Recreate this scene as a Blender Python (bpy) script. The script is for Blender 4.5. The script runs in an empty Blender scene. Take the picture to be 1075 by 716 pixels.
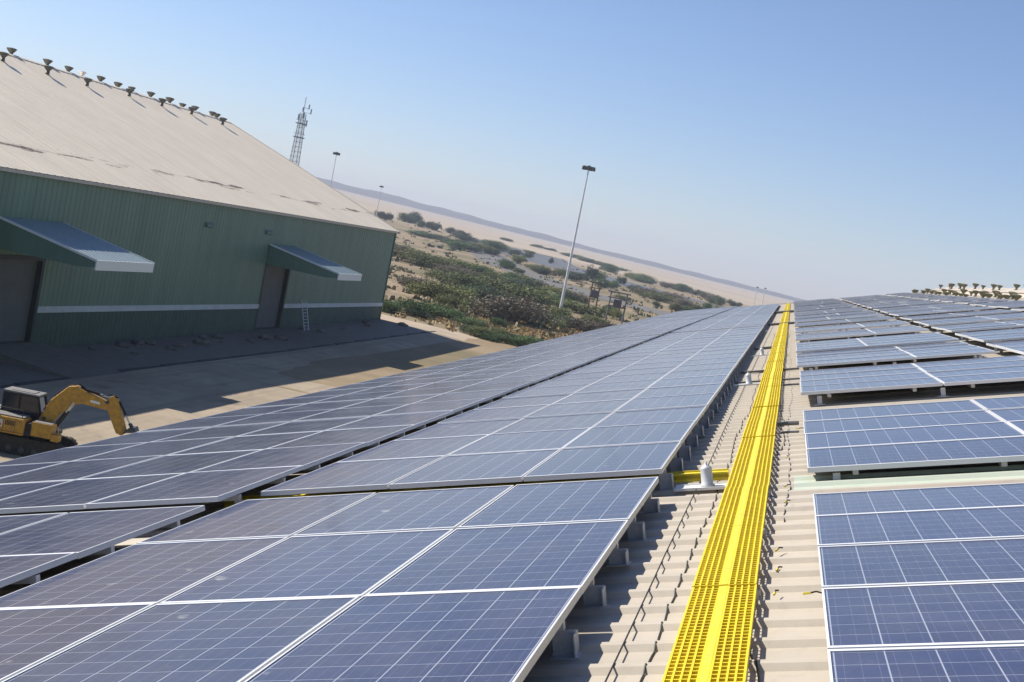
import bpy, bmesh, math, random
from mathutils import Vector, Matrix
random.seed(7)
scene = bpy.context.scene
COL = scene.collection
R = math.radians
PI = math.pi

# ------------------------------------------------------------------ camera
# World: z up, y along the alley between the two warehouses, the camera 13 m above the datum.
CAM_Z = 13.0
def unit(*a): return Vector(a).normalized()
F, PW, PH = 1375.0, 1075.0, 716.0
def ray(u, v): return Vector((u - PW/2, v - PH/2, F))
_yw = ray(842, 313).normalized()
_zw = _yw.cross(unit(1, .2, 0)).normalized()
if _zw.y > 0: _zw = -_zw
_xw = _yw.cross(_zw)
TOW = Matrix((_xw, _yw, _zw))                      # lens axes -> world axes
_yr = ray(832, 299).normalized()                   # the pitched roof the photographer stands on
_nr = _yr.cross(unit(1, -.085, 0)).normalized()
if _nr.y > 0: _nr = -_nr
_xr = _yr.cross(_nr)
camd = bpy.data.cameras.new('camera'); cam = bpy.data.objects.new('camera', camd); COL.objects.link(cam)
camd.sensor_width = 36.0; camd.lens = 36.0*F/PW; camd.clip_start = .1; camd.clip_end = 20000
_r = TOW @ Vector((1, 0, 0)); _u = TOW @ Vector((0, -1, 0)); _b = TOW @ Vector((0, 0, -1))
cm = Matrix((_r, _u, _b)).transposed().to_4x4(); cm.translation = (0, 0, CAM_Z)
cam.matrix_world = cm
scene.camera = cam

# ------------------------------------------------------------------ light
SUN = unit(-15.1, 3.6, 12.7)
elev = math.asin(SUN.z); azim = math.atan2(SUN.x, SUN.y)
w = bpy.data.worlds.new('World'); scene.world = w; w.use_nodes = True
nt = w.node_tree; bg = nt.nodes['Background']
sky = nt.nodes.new('ShaderNodeTexSky'); sky.sky_type = 'NISHITA'; sky.sun_disc = False
sky.sun_elevation = elev; sky.sun_rotation = azim
sky.air_density = 1.0; sky.dust_density = .25; sky.ozone_density = 4.0; sky.altitude = 200
tint = nt.nodes.new('ShaderNodeMix'); tint.data_type = 'RGBA'; tint.blend_type = 'MULTIPLY'
tint.inputs['Factor'].default_value = 1; tint.inputs['B'].default_value = (.98, .955, 1.07, 1)
nt.links.new(sky.outputs[0], tint.inputs['A']); nt.links.new(tint.outputs['Result'], bg.inputs['Color']); bg.inputs['Strength'].default_value = 0.082
sl = bpy.data.lights.new('sun', 'SUN'); so = bpy.data.objects.new('sun', sl); COL.objects.link(so)
sl.energy = 5.0; sl.angle = R(.55); sl.color = (1, .94, .84)
so.rotation_euler = (-SUN).to_track_quat('-Z', 'Y').to_euler()
so.location = (-60, 40, 60)
scene.view_settings.view_transform = 'Standard'; scene.view_settings.look = 'None'
scene.view_settings.exposure = 0.56; scene.view_settings.gamma = 1.0
scene.view_settings.use_curve_mapping = False

# ------------------------------------------------------------------ helpers
class MB:
    """collects shapes and links them as ONE mesh object"""
    def __init__(s): s.v = []; s.f = []; s.m = []; s.uv = {}
    def quad(s, a, b, c, d, mi=0, uv=None):
        n = len(s.v); s.v += [tuple(a), tuple(b), tuple(c), tuple(d)]
        if uv: s.uv[len(s.f)] = uv
        s.f.append((n, n+1, n+2, n+3)); s.m.append(mi)
    def poly(s, pts, mi=0):
        n = len(s.v); s.v += [tuple(p) for p in pts]; s.f.append(tuple(range(n, n+len(pts)))); s.m.append(mi)
    def box(s, x0, x1, y0, y1, z0, z1, mi=0, M=None):
        p = [Vector((x, y, z)) for z in (z0, z1) for y in (y0, y1) for x in (x0, x1)]
        if M: p = [M @ q for q in p]
        n = len(s.v); s.v += [tuple(q) for q in p]
        for f in ((0,2,3,1), (4,5,7,6), (0,1,5,4), (2,6,7,3), (0,4,6,2), (1,3,7,5)):
            s.f.append(tuple(n+i for i in f)); s.m.append(mi)
    def prism(s, prof, a, b, mi=0, M=None):
        """profile of (p,q) in the xz plane swept from y=a to y=b"""
        A = [Vector((p, a, q)) for p, q in prof]; B = [Vector((p, b, q)) for p, q in prof]
        if M: A = [M @ q for q in A]; B = [M @ q for q in B]
        n = len(s.v); k = len(prof); s.v += [tuple(q) for q in A+B]
        s.f.append(tuple(n+i for i in range(k))); s.m.append(mi)
        s.f.append(tuple(n+k+i for i in reversed(range(k)))); s.m.append(mi)
        for i in range(k):
            j = (i+1) % k
            s.f.append((n+j, n+i, n+k+i, n+k+j)); s.m.append(mi)
    def tube(s, pts, r, k=6, mi=0, caps=True):
        pts = [Vector(p) for p in pts]; rr = r if isinstance(r, (list, tuple)) else [r]*len(pts)
        n = len(s.v); prev = None
        for i, p in enumerate(pts):
            d = (pts[min(i+1, len(pts)-1)] - pts[max(i-1, 0)]).normalized()
            if prev is None:
                e = d.cross(Vector((0, 0, 1)) if abs(d.z) < .9 else Vector((1, 0, 0))).normalized()
            else:
                e = (prev - d*prev.dot(d)).normalized()
            prev = e; g = d.cross(e)
            for j in range(k):
                a = 2*PI*j/k; s.v.append(tuple(p + (e*math.cos(a) + g*math.sin(a))*rr[i]))
        for i in range(len(pts)-1):
            for j in range(k):
                q = (j+1) % k
                s.f.append((n+i*k+j, n+i*k+q, n+(i+1)*k+q, n+(i+1)*k+j)); s.m.append(mi)
        if caps:
            s.f.append(tuple(n+j for j in reversed(range(k)))); s.m.append(mi)
            s.f.append(tuple(n+(len(pts)-1)*k+j for j in range(k))); s.m.append(mi)
    def lathe(s, prof, k=16, c=(0, 0, 0), mi=0):
        n = len(s.v)
        for r, z in prof:
            for j in range(k):
                a = 2*PI*j/k; s.v.append((c[0]+r*math.cos(a), c[1]+r*math.sin(a), c[2]+z))
        for i in range(len(prof)-1):
            for j in range(k):
                q = (j+1) % k
                s.f.append((n+i*k+j, n+i*k+q, n+(i+1)*k+q, n+(i+1)*k+j)); s.m.append(mi)
        s.f.append(tuple(n+j for j in reversed(range(k)))); s.m.append(mi)
        s.f.append(tuple(n+(len(prof)-1)*k+j for j in range(k))); s.m.append(mi)
    def mesh(s, name, mats):
        me = bpy.data.meshes.new(name); me.from_pydata(s.v, [], s.f)
        for m in (mats if isinstance(mats, (list, tuple)) else [mats]): me.materials.append(m)
        if any(s.m): me.polygons.foreach_set('material_index', s.m)
        if s.uv:
            ul = me.uv_layers.new(name='cells')
            for fi, uv in s.uv.items():
                for li, t in zip(me.polygons[fi].loop_indices, uv): ul.data[li].uv = t
        me.update(); return me
    def build(s, name, mats, parent=None, smooth=False):
        me = s.mesh(name, mats)
        if smooth: me.shade_smooth()
        return link(name, me, parent)
def link(name, me, parent=None):
    o = bpy.data.objects.new(name, me); COL.objects.link(o)
    if parent: o.parent = parent
    return o
def tag(o, label, cat, group=None, kind=None):
    if label: o['label'] = label
    if cat: o['category'] = cat
    if group: o['group'] = group
    if kind: o['kind'] = kind
    return o
def empty(name, label, cat, M=None, loc=None, rz=0, group=None):
    o = bpy.data.objects.new(name, None); COL.objects.link(o); o.empty_display_size = .2
    if M is not None: o.matrix_world = M
    else: o.location = loc; o.rotation_euler = (0, 0, rz)
    return tag(o, label, cat, group)
KIDS = {}
def remember(root):
    d = {}
    for o in COL.objects:
        if o.parent: d.setdefault(o.parent.name, []).append(o)
    def sub(o): return [(c, sub(c)) for c in d.get(o.name, [])]
    KIDS[root.name] = sub(root); return root
def dup(root, M=None, loc=None, rz=None, label=None, scale=None):
    """a copy of a thing with copies of its parts and sub-parts"""
    r = root.copy(); COL.objects.link(r)
    def rec(kids, par):
        for c, sub in kids:
            k = c.copy(); COL.objects.link(k); k.parent = par; rec(sub, k)
    rec(KIDS[root.name], r)
    if M is not None: r.matrix_world = M
    else:
        r.location = loc
        if rz is not None: r.rotation_euler = (0, 0, rz)
    if scale: r.scale = scale
    if label: r['label'] = label
    return r

def mat(name, base, rough=.6, metal=0, spec=.4, noise=None, bump=None, stretch=(1, 1, 1), coat=0, rand=0):
    """principled material; noise=(scale, second colour, contrast) mixes a second colour of the thing itself"""
    m = bpy.data.materials.new(name); m.use_nodes = True; t = m.node_tree; b = t.nodes['Principled BSDF']
    b.inputs['Base Color'].default_value = (*base, 1); b.inputs['Roughness'].default_value = rough
    b.inputs['Metallic'].default_value = metal; b.inputs['Specular IOR Level'].default_value = spec
    b.inputs['Coat Weight'].default_value = coat
    tc = t.nodes.new('ShaderNodeTexCoord'); mp = t.nodes.new('ShaderNodeMapping'); mp.inputs['Scale'].default_value = stretch
    t.links.new(tc.outputs['Object'], mp.inputs['Vector'])
    out = None
    if noise:
        n = t.nodes.new('ShaderNodeTexNoise'); n.inputs['Scale'].default_value = noise[0]; n.inputs['Detail'].default_value = 6
        n.inputs['Roughness'].default_value = .65
        t.links.new(mp.outputs[0], n.inputs['Vector'])
        r = t.nodes.new('ShaderNodeMapRange'); c = noise[2]
        r.inputs['From Min'].default_value = .5-c; r.inputs['From Max'].default_value = .5+c
        t.links.new(n.outputs['Fac'], r.inputs['Value'])
        mx = t.nodes.new('ShaderNodeMix'); mx.data_type = 'RGBA'
        mx.inputs['A'].default_value = (*base, 1); mx.inputs['B'].default_value = (*noise[1], 1)
        t.links.new(r.outputs[0], mx.inputs['Factor']); out = mx.outputs['Result']
        t.links.new(out, b.inputs['Base Color'])
    if rand:
        oi = t.nodes.new('ShaderNodeObjectInfo'); h = t.nodes.new('ShaderNodeHueSaturation')
        mr = t.nodes.new('ShaderNodeMapRange'); mr.inputs['To Min'].default_value = 1-rand; mr.inputs['To Max'].default_value = 1+rand
        t.links.new(oi.outputs['Random'], mr.inputs['Value']); t.links.new(mr.outputs[0], h.inputs['Value'])
        if out: t.links.new(out, h.inputs['Color'])
        else: h.inputs['Color'].default_value = (*base, 1)
        t.links.new(h.outputs[0], b.inputs['Base Color'])
    if bump:
        n = t.nodes.new('ShaderNodeTexNoise'); n.inputs['Scale'].default_value = bump[0]; n.inputs['Detail'].default_value = 5
        t.links.new(mp.outputs[0], n.inputs['Vector'])
        bp = t.nodes.new('ShaderNodeBump'); bp.inputs['Strength'].default_value = bump[1]; bp.inputs['Distance'].default_value = bump[2] if len(bump) > 2 else .02
        t.links.new(n.outputs['Fac'], bp.inputs['Height']); t.links.new(bp.outputs[0], b.inputs['Normal'])
    return m

class NT:
    """tiny wrapper for writing node graphs"""
    def __init__(s, m): s.t = m.node_tree; s.b = s.t.nodes['Principled BSDF']
    def n(s, k, **kw):
        x = s.t.nodes.new(k)
        for a, v in kw.items():
            if a in x.inputs: x.inputs[a].default_value = v
            else: setattr(x, a, v)
        return x
    def l(s, a, b): s.t.links.new(a, b)
    def math(s, op, a, b=0.0, c=None):
        x = s.t.nodes.new('ShaderNodeMath'); x.operation = op
        for i, q in enumerate((a, b) if c is None else (a, b, c)):
            if isinstance(q, (int, float)): x.inputs[i].default_value = q
            else: s.l(q, x.inputs[i])
        return x.outputs[0]
    def mix(s, f, a, b):
        x = s.t.nodes.new('ShaderNodeMix'); x.data_type = 'RGBA'
        for k, q in (('Factor', f), ('A', a), ('B', b)):
            if isinstance(q, (int, float)): x.inputs[k].default_value = q
            elif isinstance(q, tuple): x.inputs[k].default_value = (*q, 1)
            else: s.l(q, x.inputs[k])
        return x.outputs['Result']
    def noise(s, vec, scale, detail=5, rough=.6):
        x = s.n('ShaderNodeTexNoise'); x.inputs['Scale'].default_value = scale; x.inputs['Detail'].default_value = detail
        x.inputs['Roughness'].default_value = rough; s.l(vec, x.inputs['Vector']); return x.outputs['Fac']
    def ramp(s, v, a, b, lo=0., hi=1.):
        x = s.n('ShaderNodeMapRange'); s.l(v, x.inputs['Value'])
        x.inputs['From Min'].default_value = a; x.inputs['From Max'].default_value = b
        x.inputs['To Min'].default_value = lo; x.inputs['To Max'].default_value = hi
        return x.outputs[0]

# ------------------------------------------------------------------ materials
def cell_material():
    m = bpy.data.materials.new('solar_cells'); m.use_nodes = True; g = NT(m); b = g.b
    uv = g.n('ShaderNodeUVMap'); uv.uv_map = 'cells'
    sp = g.n('ShaderNodeSeparateXYZ'); g.l(uv.outputs[0], sp.inputs[0])
    X, Y = sp.outputs[0], sp.outputs[1]
    def edge(c, half):
        d = g.math('ABSOLUTE', g.math('SUBTRACT', g.math('FRACT', c), .5))      # .5 on the cell border
        return g.math('GREATER_THAN', d, .5-half)
    lines = g.math('MAXIMUM', edge(X, .0155), edge(Y, .011))
    bus = g.math('LESS_THAN', g.math('ABSOLUTE', g.math('SUBTRACT', g.math('FRACT', g.math('MULTIPLY', X, 3.0)), .5)), .021)
    fl = g.n('ShaderNodeVectorMath', operation='FLOOR'); g.l(uv.outputs[0], fl.inputs[0])
    oi = g.n('ShaderNodeObjectInfo')
    ad = g.n('ShaderNodeVectorMath', operation='ADD'); g.l(fl.outputs[0], ad.inputs[0])
    sc = g.math('MULTIPLY', oi.outputs['Random'], 91.0); cb = g.n('ShaderNodeCombineXYZ'); g.l(sc, cb.inputs[0]); g.l(sc, cb.inputs[1])
    g.l(cb.outputs[0], ad.inputs[1])
    wn = g.n('ShaderNodeTexWhiteNoise'); g.l(ad.outputs[0], wn.inputs['Vector'])
    vo = g.n('ShaderNodeTexVoronoi'); vo.inputs['Scale'].default_value = 9.0; g.l(uv.outputs[0], vo.inputs['Vector'])
    vv = g.n('ShaderNodeSeparateXYZ'); g.l(vo.outputs['Color'], vv.inputs[0])
    k = g.math('ADD', g.math('MULTIPLY', wn.outputs['Value'], .5), g.math('MULTIPLY', vv.outputs[0], .5))
    k = g.math('ADD', g.math('MULTIPLY', k, .6), g.math('MULTIPLY', oi.outputs['Random'], .4))
    col = g.mix(k, (.006, .010, .042), (.014, .023, .090))
    col = g.mix(g.math('MULTIPLY', bus, .11), col, (.45, .48, .55))
    col = g.mix(g.math('MULTIPLY', lines, .45), col, (.62, .65, .72))
    tc = g.n('ShaderNodeTexCoord'); va = g.n('ShaderNodeVectorMath', operation='ADD')
    g.l(tc.outputs['Object'], va.inputs[0]); g.l(cb.outputs[0], va.inputs[1])
    d1 = g.noise(va.outputs[0], 1.6, 6, .7); d2 = g.noise(va.outputs[0], 14, 4, .7)
    dust = g.math('ADD', g.ramp(d1, .35, .75, .015, .11), g.ramp(d2, .60, .8, 0, .12))
    col = g.mix(dust, col, (.42, .39, .35))
    d3 = g.noise(va.outputs[0], 4.5, 3, .5)
    col = g.mix(g.ramp(d3, .70, .76, 0, .35), col, (.55, .54, .5))
    g.l(col, b.inputs['Base Color'])
    g.l(g.ramp(d1, .3, .7, .07, .17), b.inputs['Roughness'])
    b.inputs['Specular IOR Level'].default_value = .16; b.inputs['IOR'].default_value = 1.36
    b.inputs['Sheen Weight'].default_value = .16; b.inputs['Sheen Roughness'].default_value = .5; b.inputs['Sheen Tint'].default_value = (.85, .80, .76, 1)
    return m
M_CELL = cell_material()
M_ALU = mat('aluminium_frame', (.64, .645, .65), .42, .05, .5, rand=.08)
M_BACK = mat('shade_darkened_backsheet', (.10, .10, .11), .6)  # backsheet colour darkened to paint in deeper shade under the tables
M_GALV = mat('galvanised_steel', (.60, .61, .62), .5, .15, .5, noise=(30, (.46, .47, .48), .2))
def roof_material(name, base, dirt, rust=0.0):
    m = bpy.data.materials.new(name); m.use_nodes = True; g = NT(m); b = g.b
    tc = g.n('ShaderNodeTexCoord'); o = tc.outputs['Object']
    mp = g.n('ShaderNodeMapping'); mp.inputs['Scale'].default_value = (.12, 1.6, .12); g.l(o, mp.inputs['Vector'])
    st = g.noise(mp.outputs[0], 1.3, 6, .7)            # streaks run down the slope
    bl = g.noise(o, .22, 5, .6); fi = g.noise(o, 9, 5, .7)
    c = g.mix(g.ramp(st, .35, .75, 0, .75), base, dirt)
    c = g.mix(g.ramp(bl, .4, .7, 0, .4), c, tuple(x*1.12 for x in base))
    c = g.mix(g.ramp(fi, .5, .8, 0, .35), c, tuple(x*.72 for x in dirt))
    if rust:
        sp = g.n('ShaderNodeSeparateXYZ'); g.l(o, sp.inputs[0])
        mp2 = g.n('ShaderNodeMapping'); mp2.inputs['Scale'].default_value = (.9, .10, .9); g.l(o, mp2.inputs['Vector'])
        pn = g.noise(mp2.outputs[0], 1.5, 6, .72)
        wob = g.math('ADD', sp.outputs[0], g.math('MULTIPLY', g.math('SUBTRACT', bl, .5), 2.0))
        band = g.math('LESS_THAN', g.math('ABSOLUTE', g.math('SUBTRACT', wob, rust)), .42)
        pat = g.math('MULTIPLY', band, g.ramp(pn, .50, .60, 0, .9))
        c = g.mix(pat, c, (.10, .055, .03))
    g.l(c, b.inputs['Base Color']); b.inputs['Roughness'].default_value = .55; b.inputs['Specular IOR Level'].default_value = .3
    return m
M_ROOF = roof_material('cream_roof_sheet', (.475, .42, .34), (.36, .315, .25))
M_ROOF2 = roof_material('beige_roof_sheet', (.80, .69, .525), (.58, .495, .37), rust=-53.9)
M_CREAM = mat('cream_sheet', (.56, .50, .41), .5, noise=(3, (.42, .36, .28), .25))
M_SKYL = mat('pale_green_fibreglass', (.42, .48, .38), .45, noise=(5, (.50, .52, .42), .2))
M_YEL = mat('yellow_grating', (.80, .65, .008), .55, noise=(7, (.66, .48, .02), .25), bump=(60, .15))
M_YELD = mat('yellow_strip', (.83, .69, .014), .5, noise=(9, (.58, .43, .05), .22))
M_BLACK = mat('black_cable', (.012, .012, .013), .5)
M_CONDUIT = mat('grey_conduit', (.10, .10, .10), .5)
M_GREEN = mat('green_wall_sheet', (.150, .240, .170), .45, noise=(.5, (.108, .178, .128), .22), stretch=(1, 1, .12))
M_GREEND = mat('dark_green_plinth', (.060, .108, .080), .6, noise=(.8, (.040, .072, .055), .25))
M_STRIPE = mat('white_stripe', (.60, .63, .61), .6, noise=(1.2, (.45, .48, .47), .25))
M_SHUT = mat('grey_shutter', (.16, .165, .165), .5, noise=(.8, (.12, .125, .125), .25))
M_JAMB = mat('dark_jamb', (.02, .035, .03), .5)
M_AWN = mat('pale_awning_sheet', (.33, .40, .42), .4, noise=(2, (.27, .33, .35), .25))
M_AWNW = mat('white_trim', (.72, .74, .72), .45)
M_VENT = mat('weathered_vent_steel', (.085, .09, .085), .55, .1, noise=(6, (.13, .12, .10), .2))
M_VENTR = mat('olive_brown_vent', (.16, .14, .08), .6, noise=(5, (.10, .11, .075), .2))
M_VENTW = mat('shiny_vent_steel', (.8, .8, .8), .35, .4)
M_CONC = mat('concrete', (.20, .175, .145), .85, noise=(1.5, (.125, .11, .095), .25), bump=(8, .2))
M_WHITEP = mat('white_paint', (.78, .78, .77), .45, noise=(2, (.62, .62, .6), .25))
M_GREYSTEEL = mat('dark_grey_steel', (.17, .155, .155), .6, .1)
M_TOWER = mat('tower_steel', (.27, .285, .30), .6, 0)
M_LAMP = mat('floodlight_grey', (.10, .11, .10), .5)
M_EXY = mat('yellow_machine_paint', (.62, .33, .022), .5, noise=(4.5, (.30, .16, .04), .22), bump=(9, .25, .03))
M_EXK = mat('black_machine_part', (.016, .016, .017), .55)
M_EXG = mat('machine_dark_grey', (.06, .062, .065), .5)
M_DECK = mat('dusty_grey_deck', (.24, .235, .22), .7, noise=(5, (.16, .15, .14), .25))
M_GLASS = mat('dark_cab_glass', (.02, .024, .028), .08, 0, .6)
M_TYRE = mat('tyre_rubber', (.02, .019, .018), .85, noise=(5, (.06, .05, .04), .25))
M_WOOD = mat('weathered_pole', (.17, .12, .085), .8, noise=(4, (.11, .08, .06), .25))
M_TRUNK = mat('bark', (.10, .075, .055), .9, noise=(6, (.06, .045, .035), .25))
M_STONE = mat('rubble', (.20, .17, .14), .9, noise=(3, (.12, .10, .085), .25))
def leafmat(n, a, b): 
    m = mat(n, a, .75, 0, .2, noise=(3.5, b, .22), rand=.22)
    return m
M_LEAF = [leafmat('olive_leaves', (.20, .22, .085), (.125, .145, .058)),
          leafmat('green_leaves', (.135, .20, .078), (.088, .132, .056)),
          leafmat('dark_leaves', (.095, .125, .066), (.064, .086, .050)),
          leafmat('grey_brown_scrub', (.22, .185, .13), (.135, .12, .085)),
          leafmat('yellow_green_leaves', (.25, .255, .095), (.17, .185, .072))]
M_DRY = mat('dry_yellow_grass', (.46, .33, .15), .85, noise=(.4, (.36, .25, .12), .25))
M_SCRUB = mat('low_scrub', (.26, .215, .115), .85, noise=(.15, (.17, .165, .08), .25))

# ------------------------------------------------------------------ the land
def smooth(t): t = min(1, max(0, t)); return t*t*(3-2*t)
def land(x, y):
    a = 0 if y > 157 else -.0125*(157-max(y, 62))
    if 20 < y < 175: a -= .45*smooth((x+48)/14)*smooth((175-y)/16)*smooth((y-84)/30)
    return a - .043*(max(-1750, min(120, x))+45)*smooth((y-230)/900)
def ground_material():
    m = bpy.data.materials.new('desert_ground'); m.use_nodes = True; g = NT(m); b = g.b
    ge = g.n('ShaderNodeNewGeometry'); P = ge.outputs['Position']
    sp = g.n('ShaderNodeSeparateXYZ'); g.l(P, sp.inputs[0])
    n1 = g.noise(P, .02, 6, .65); n2 = g.noise(P, .11, 6, .7); n3 = g.noise(P, 1.2, 5, .7); n4 = g.noise(P, .004, 6, .6)
    near = g.mix(g.ramp(n2, .4, .62), (.33, .25, .16), (.235, .18, .115))        # tan soil
    near = g.mix(g.ramp(n1, .45, .6, 0, .85), near, (.13, .125, .066))          # thin scrub cover
    near = g.mix(g.ramp(n2, .55, .72, 0, .6), near, (.36, .25, .115))             # dry yellow grass
    far = g.mix(g.ramp(n4, .35, .7), (.47, .39, .295), (.39, .32, .24))         # pale sand plain
    far = g.mix(g.ramp(n1, .55, .75, 0, .35), far, (.24, .20, .15))
    edge = g.math('ADD', sp.outputs[1], g.math('MULTIPLY', g.math('SUBTRACT', n1, .5), 500.0))
    c = g.mix(g.ramp(edge, 880, 1080), near, far)
    c = g.mix(g.ramp(n3, .3, .7, .0, .25), c, (.22, .17, .12))
    g.l(c, b.inputs['Base Color']); b.inputs['Roughness'].default_value = .95; b.inputs['Specular IOR Level'].default_value = .1
    bp = g.n('ShaderNodeBump'); bp.inputs['Strength'].default_value = .4; bp.inputs['Distance'].default_value = .15
    g.l(n3, bp.inputs['Height']); g.l(bp.outputs[0], b.inputs['Normal'])
    return m
def sheet(name, xs, ys, m, dz=0):
    k = MB(); nx = len(xs)
    for y in ys:
        for x in xs: k.v.append((x, y, land(x, y)+dz))
    for j in range(len(ys)-1):
        for i in range(nx-1):
            k.f.append((j*nx+i, j*nx+i+1, (j+1)*nx+i+1, (j+1)*nx+i)); k.m.append(0)
    o = k.build(name, m, smooth=True); o['kind'] = 'structure'; return o
def spread(a, b, n, p=1.0): return [a + (b-a)*(i/n)**p for i in range(n+1)]
xs = [-3200+i*100 for i in range(27)] + [-500+i*20 for i in range(25)] + [i*40 for i in range(11)] + [500+i*150 for i in range(7)]
ys = [-90+i*15 for i in range(22)] + [245+i*25 for i in range(40)] + [1250+i*150 for i in range(30)]
sheet('ground', xs, ys, ground_material())
def yard_material():
    m = bpy.data.materials.new('yard_concrete'); m.use_nodes = True; g = NT(m); b = g.b
    ge = g.n('ShaderNodeNewGeometry'); P = ge.outputs['Position']
    n1 = g.noise(P, .09, 6, .7); n2 = g.noise(P, .7, 6, .75); n3 = g.noise(P, 6, 4, .7)
    c = g.mix(g.ramp(n1, .38, .62), (.40, .325, .235), (.30, .245, .18))
    mp = g.n('ShaderNodeMapping'); mp.inputs['Scale'].default_value = (1.1, .035, 1); g.l(P, mp.inputs['Vector'])
    n4 = g.noise(mp.outputs[0], 1.0, 4, .6); n5 = g.noise(P, .35, 3, .5)
    c = g.mix(g.ramp(n4, .52, .64, 0, .45), c, (.20, .165, .125)); c = g.mix(g.ramp(n5, .62, .70, 0, .6), c, (.17, .14, .11))
    c = g.mix(g.ramp(n2, .45, .75, 0, .6), c, (.23, .185, .14)); c = g.mix(g.ramp(n3, .55, .8, 0, .4), c, (.16, .13, .10))
    g.l(c, b.inputs['Base Color']); b.inputs['Roughness'].default_value = .9; b.inputs['Specular IOR Level'].default_value = .15
    return m
def lane_material():
    m = bpy.data.materials.new('old_asphalt'); m.use_nodes = True; g = NT(m); b = g.b
    ge = g.n('ShaderNodeNewGeometry'); P = ge.outputs['Position']
    n1 = g.noise(P, .12, 6, .7); n2 = g.noise(P, 1.6, 6, .75)
    c = g.mix(g.ramp(n1, .4, .62), (.115, .108, .10), (.17, .155, .135)); c = g.mix(g.ramp(n2, .5, .8, 0, .5), c, (.20, .17, .135))
    g.l(c, b.inputs['Base Color']); b.inputs['Roughness'].default_value = .9; return m
M_YARD = yard_material(); M_LANE = lane_material()
yy = [-60+i*7 for i in range(34)]
sheet('yard', [-43.2+i*3.4 for i in range(11)], [y for y in yy if y < 176] , M_YARD, .02)
sheet('pavement', [-50.3, -46.8, -43.3], [y for y in yy if y < 158], M_CONC, .03)
def ribbon(name, pts, wid, m, dz):
    k = MB(); P = [Vector((x, y, 0)) for x, y in pts]; fine = []
    for a, b in zip(P, P[1:]):
        n = max(2, int((b-a).length/12))
        fine += [a.lerp(b, i/n) for i in range(n)]
    fine.append(P[-1]); row = []
    for i, p in enumerate(fine):
        d = (fine[min(i+1, len(fine)-1)]-fine[max(i-1, 0)]).normalized(); nrm = Vector((-d.y, d.x, 0))
        row.append([p+nrm*wid*t for t in (-.5, 0, .5)])
    for r in row:
        for q in r: k.v.append((q.x, q.y, land(q.x, q.y)+dz))
    for i in range(len(row)-1):
        for j in range(2): k.f.append((i*3+j, i*3+j+1, i*3+j+4, i*3+j+3)); k.m.append(0)
    o = k.build(name, m); o['kind'] = 'structure'; return o
M_ASPH = mat('grey_road', (.15, .145, .14), .95, 0, .05, noise=(.2, (.19, .18, .168), .25))
M_WATER = mat('grey_blue_salt_flat', (.115, .125, .145), .95, 0, .05, noise=(.05, (.16, .165, .175), .25))
M_TRACK = mat('dirt_track', (.44, .35, .25), .95, noise=(.4, (.36, .28, .20), .25))
ribbon('road', [(-190, 760), (-123, 553), (-82, 461), (-53, 420), (-30, 390), (10, 330), (60, 250)], 24, M_ASPH, .12)
ribbon('salt_flat', [(-225, 1010), (-188, 861), (-166, 818), (-140, 790), (-109, 750), (-70, 690)], 80, M_WATER, .15)
ribbon('dirt_track', [(-130, 215), (-75, 172), (-52, 161.5), (-42, 160.5), (-32, 159), (-10, 158), (60, 165)], 8, M_TRACK, .04)
# the low range that closes the plain
def hills():
    k = MB(); n = 240; rows = 9
    for i in range(n+1):
        x = -3000 + 4200*i/n
        hgt = 21 + 14*smooth((-x-800)/900) + 2.2*math.sin(x*.0041) + 1.2*math.sin(x*.013+1) + 1.2*math.sin(x*.047)
        hgt *= .74*(smooth((260-x)/420)*.85 + .15*smooth((900-x)/500))
        y0 = 4300 + 160*math.sin(x*.0017)
        for j in range(rows):
            t = j/(rows-1); prof = math.sin(PI*t)**.8 if 0 < t < 1 else 0
            k.v.append((x, y0 + 650*t, land(x, y0) - 1 + hgt*prof*(1+.12*math.sin(x*.02+j*1.7))))
    for i in range(n):
        for j in range(rows-1):
            a = i*rows+j; k.f.append((a, a+rows, a+rows+1, a+1)); k.m.append(0)
    o = k.build('hills', mat('dark_scrub_hill', (.085, .075, .062), .95, noise=(.006, (.12, .10, .08), .25)), smooth=True)
    o['kind'] = 'structure'
hills()

# ------------------------------------------------------------------ the warehouse under our feet
EYE = 1.42
_N = TOW @ _nr
RM = Matrix((TOW @ _xr, TOW @ _yr, _N)).transposed().to_4x4()
RM.translation = Vector((0, 0, CAM_Z)) - _N*EYE
def on_roof(x, y, z=0, rz=0): return RM @ Matrix.Translation((x, y, z)) @ Matrix.Rotation(rz, 4, 'Z')
X0, XR, Y0, Y1 = -9.6, 11.0, -8.0, 101.0
RIB = .317
def rib_profile(a, b, pitch, top, side, h):
    """points (along, height) of a trapezoidal sheet"""
    out = []; p = a
    while p < b:
        out += [(p, 0), (p+pitch-top-2*side, 0), (p+pitch-top-side, h), (p+pitch-side, h)]
        p += pitch
    out.append((p, 0)); return out
ROOFOBJ = empty('warehouse', 'cream ribbed metal roofed warehouse carrying the rows of solar panels', 'warehouse', M=RM)
RH = .024
prof = rib_profile(Y0, Y1, RIB, .05, .03, RH)
def height_at(y):
    t = (y-Y0) % RIB; a = RIB-.11
    if t < a: return 0.
    if t < a+.03: return RH*(t-a)/.03
    if t < a+.08: return RH
    return RH*(RIB-t)/.03
k = MB()
for s, xa, xb, drop in ((1, X0, XR, 0), (2, XR, XR+20.5, .61)):
    n = len(k.v)
    for y, z in prof:
        k.v.append((xa, y, z)); k.v.append((xb, y, z - drop*(xb-xa)))
    for i in range(len(prof)-1):
        k.f.append((n+2*i, n+2*i+1, n+2*i+3, n+2*i+2)); k.m.append(0)
k.build('roof', M_ROOF, ROOFOBJ)
k = MB()      # walls hang vertically from the eaves
down = RM.inverted().to_3x3() @ Vector((0, 0, -1))
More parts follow.
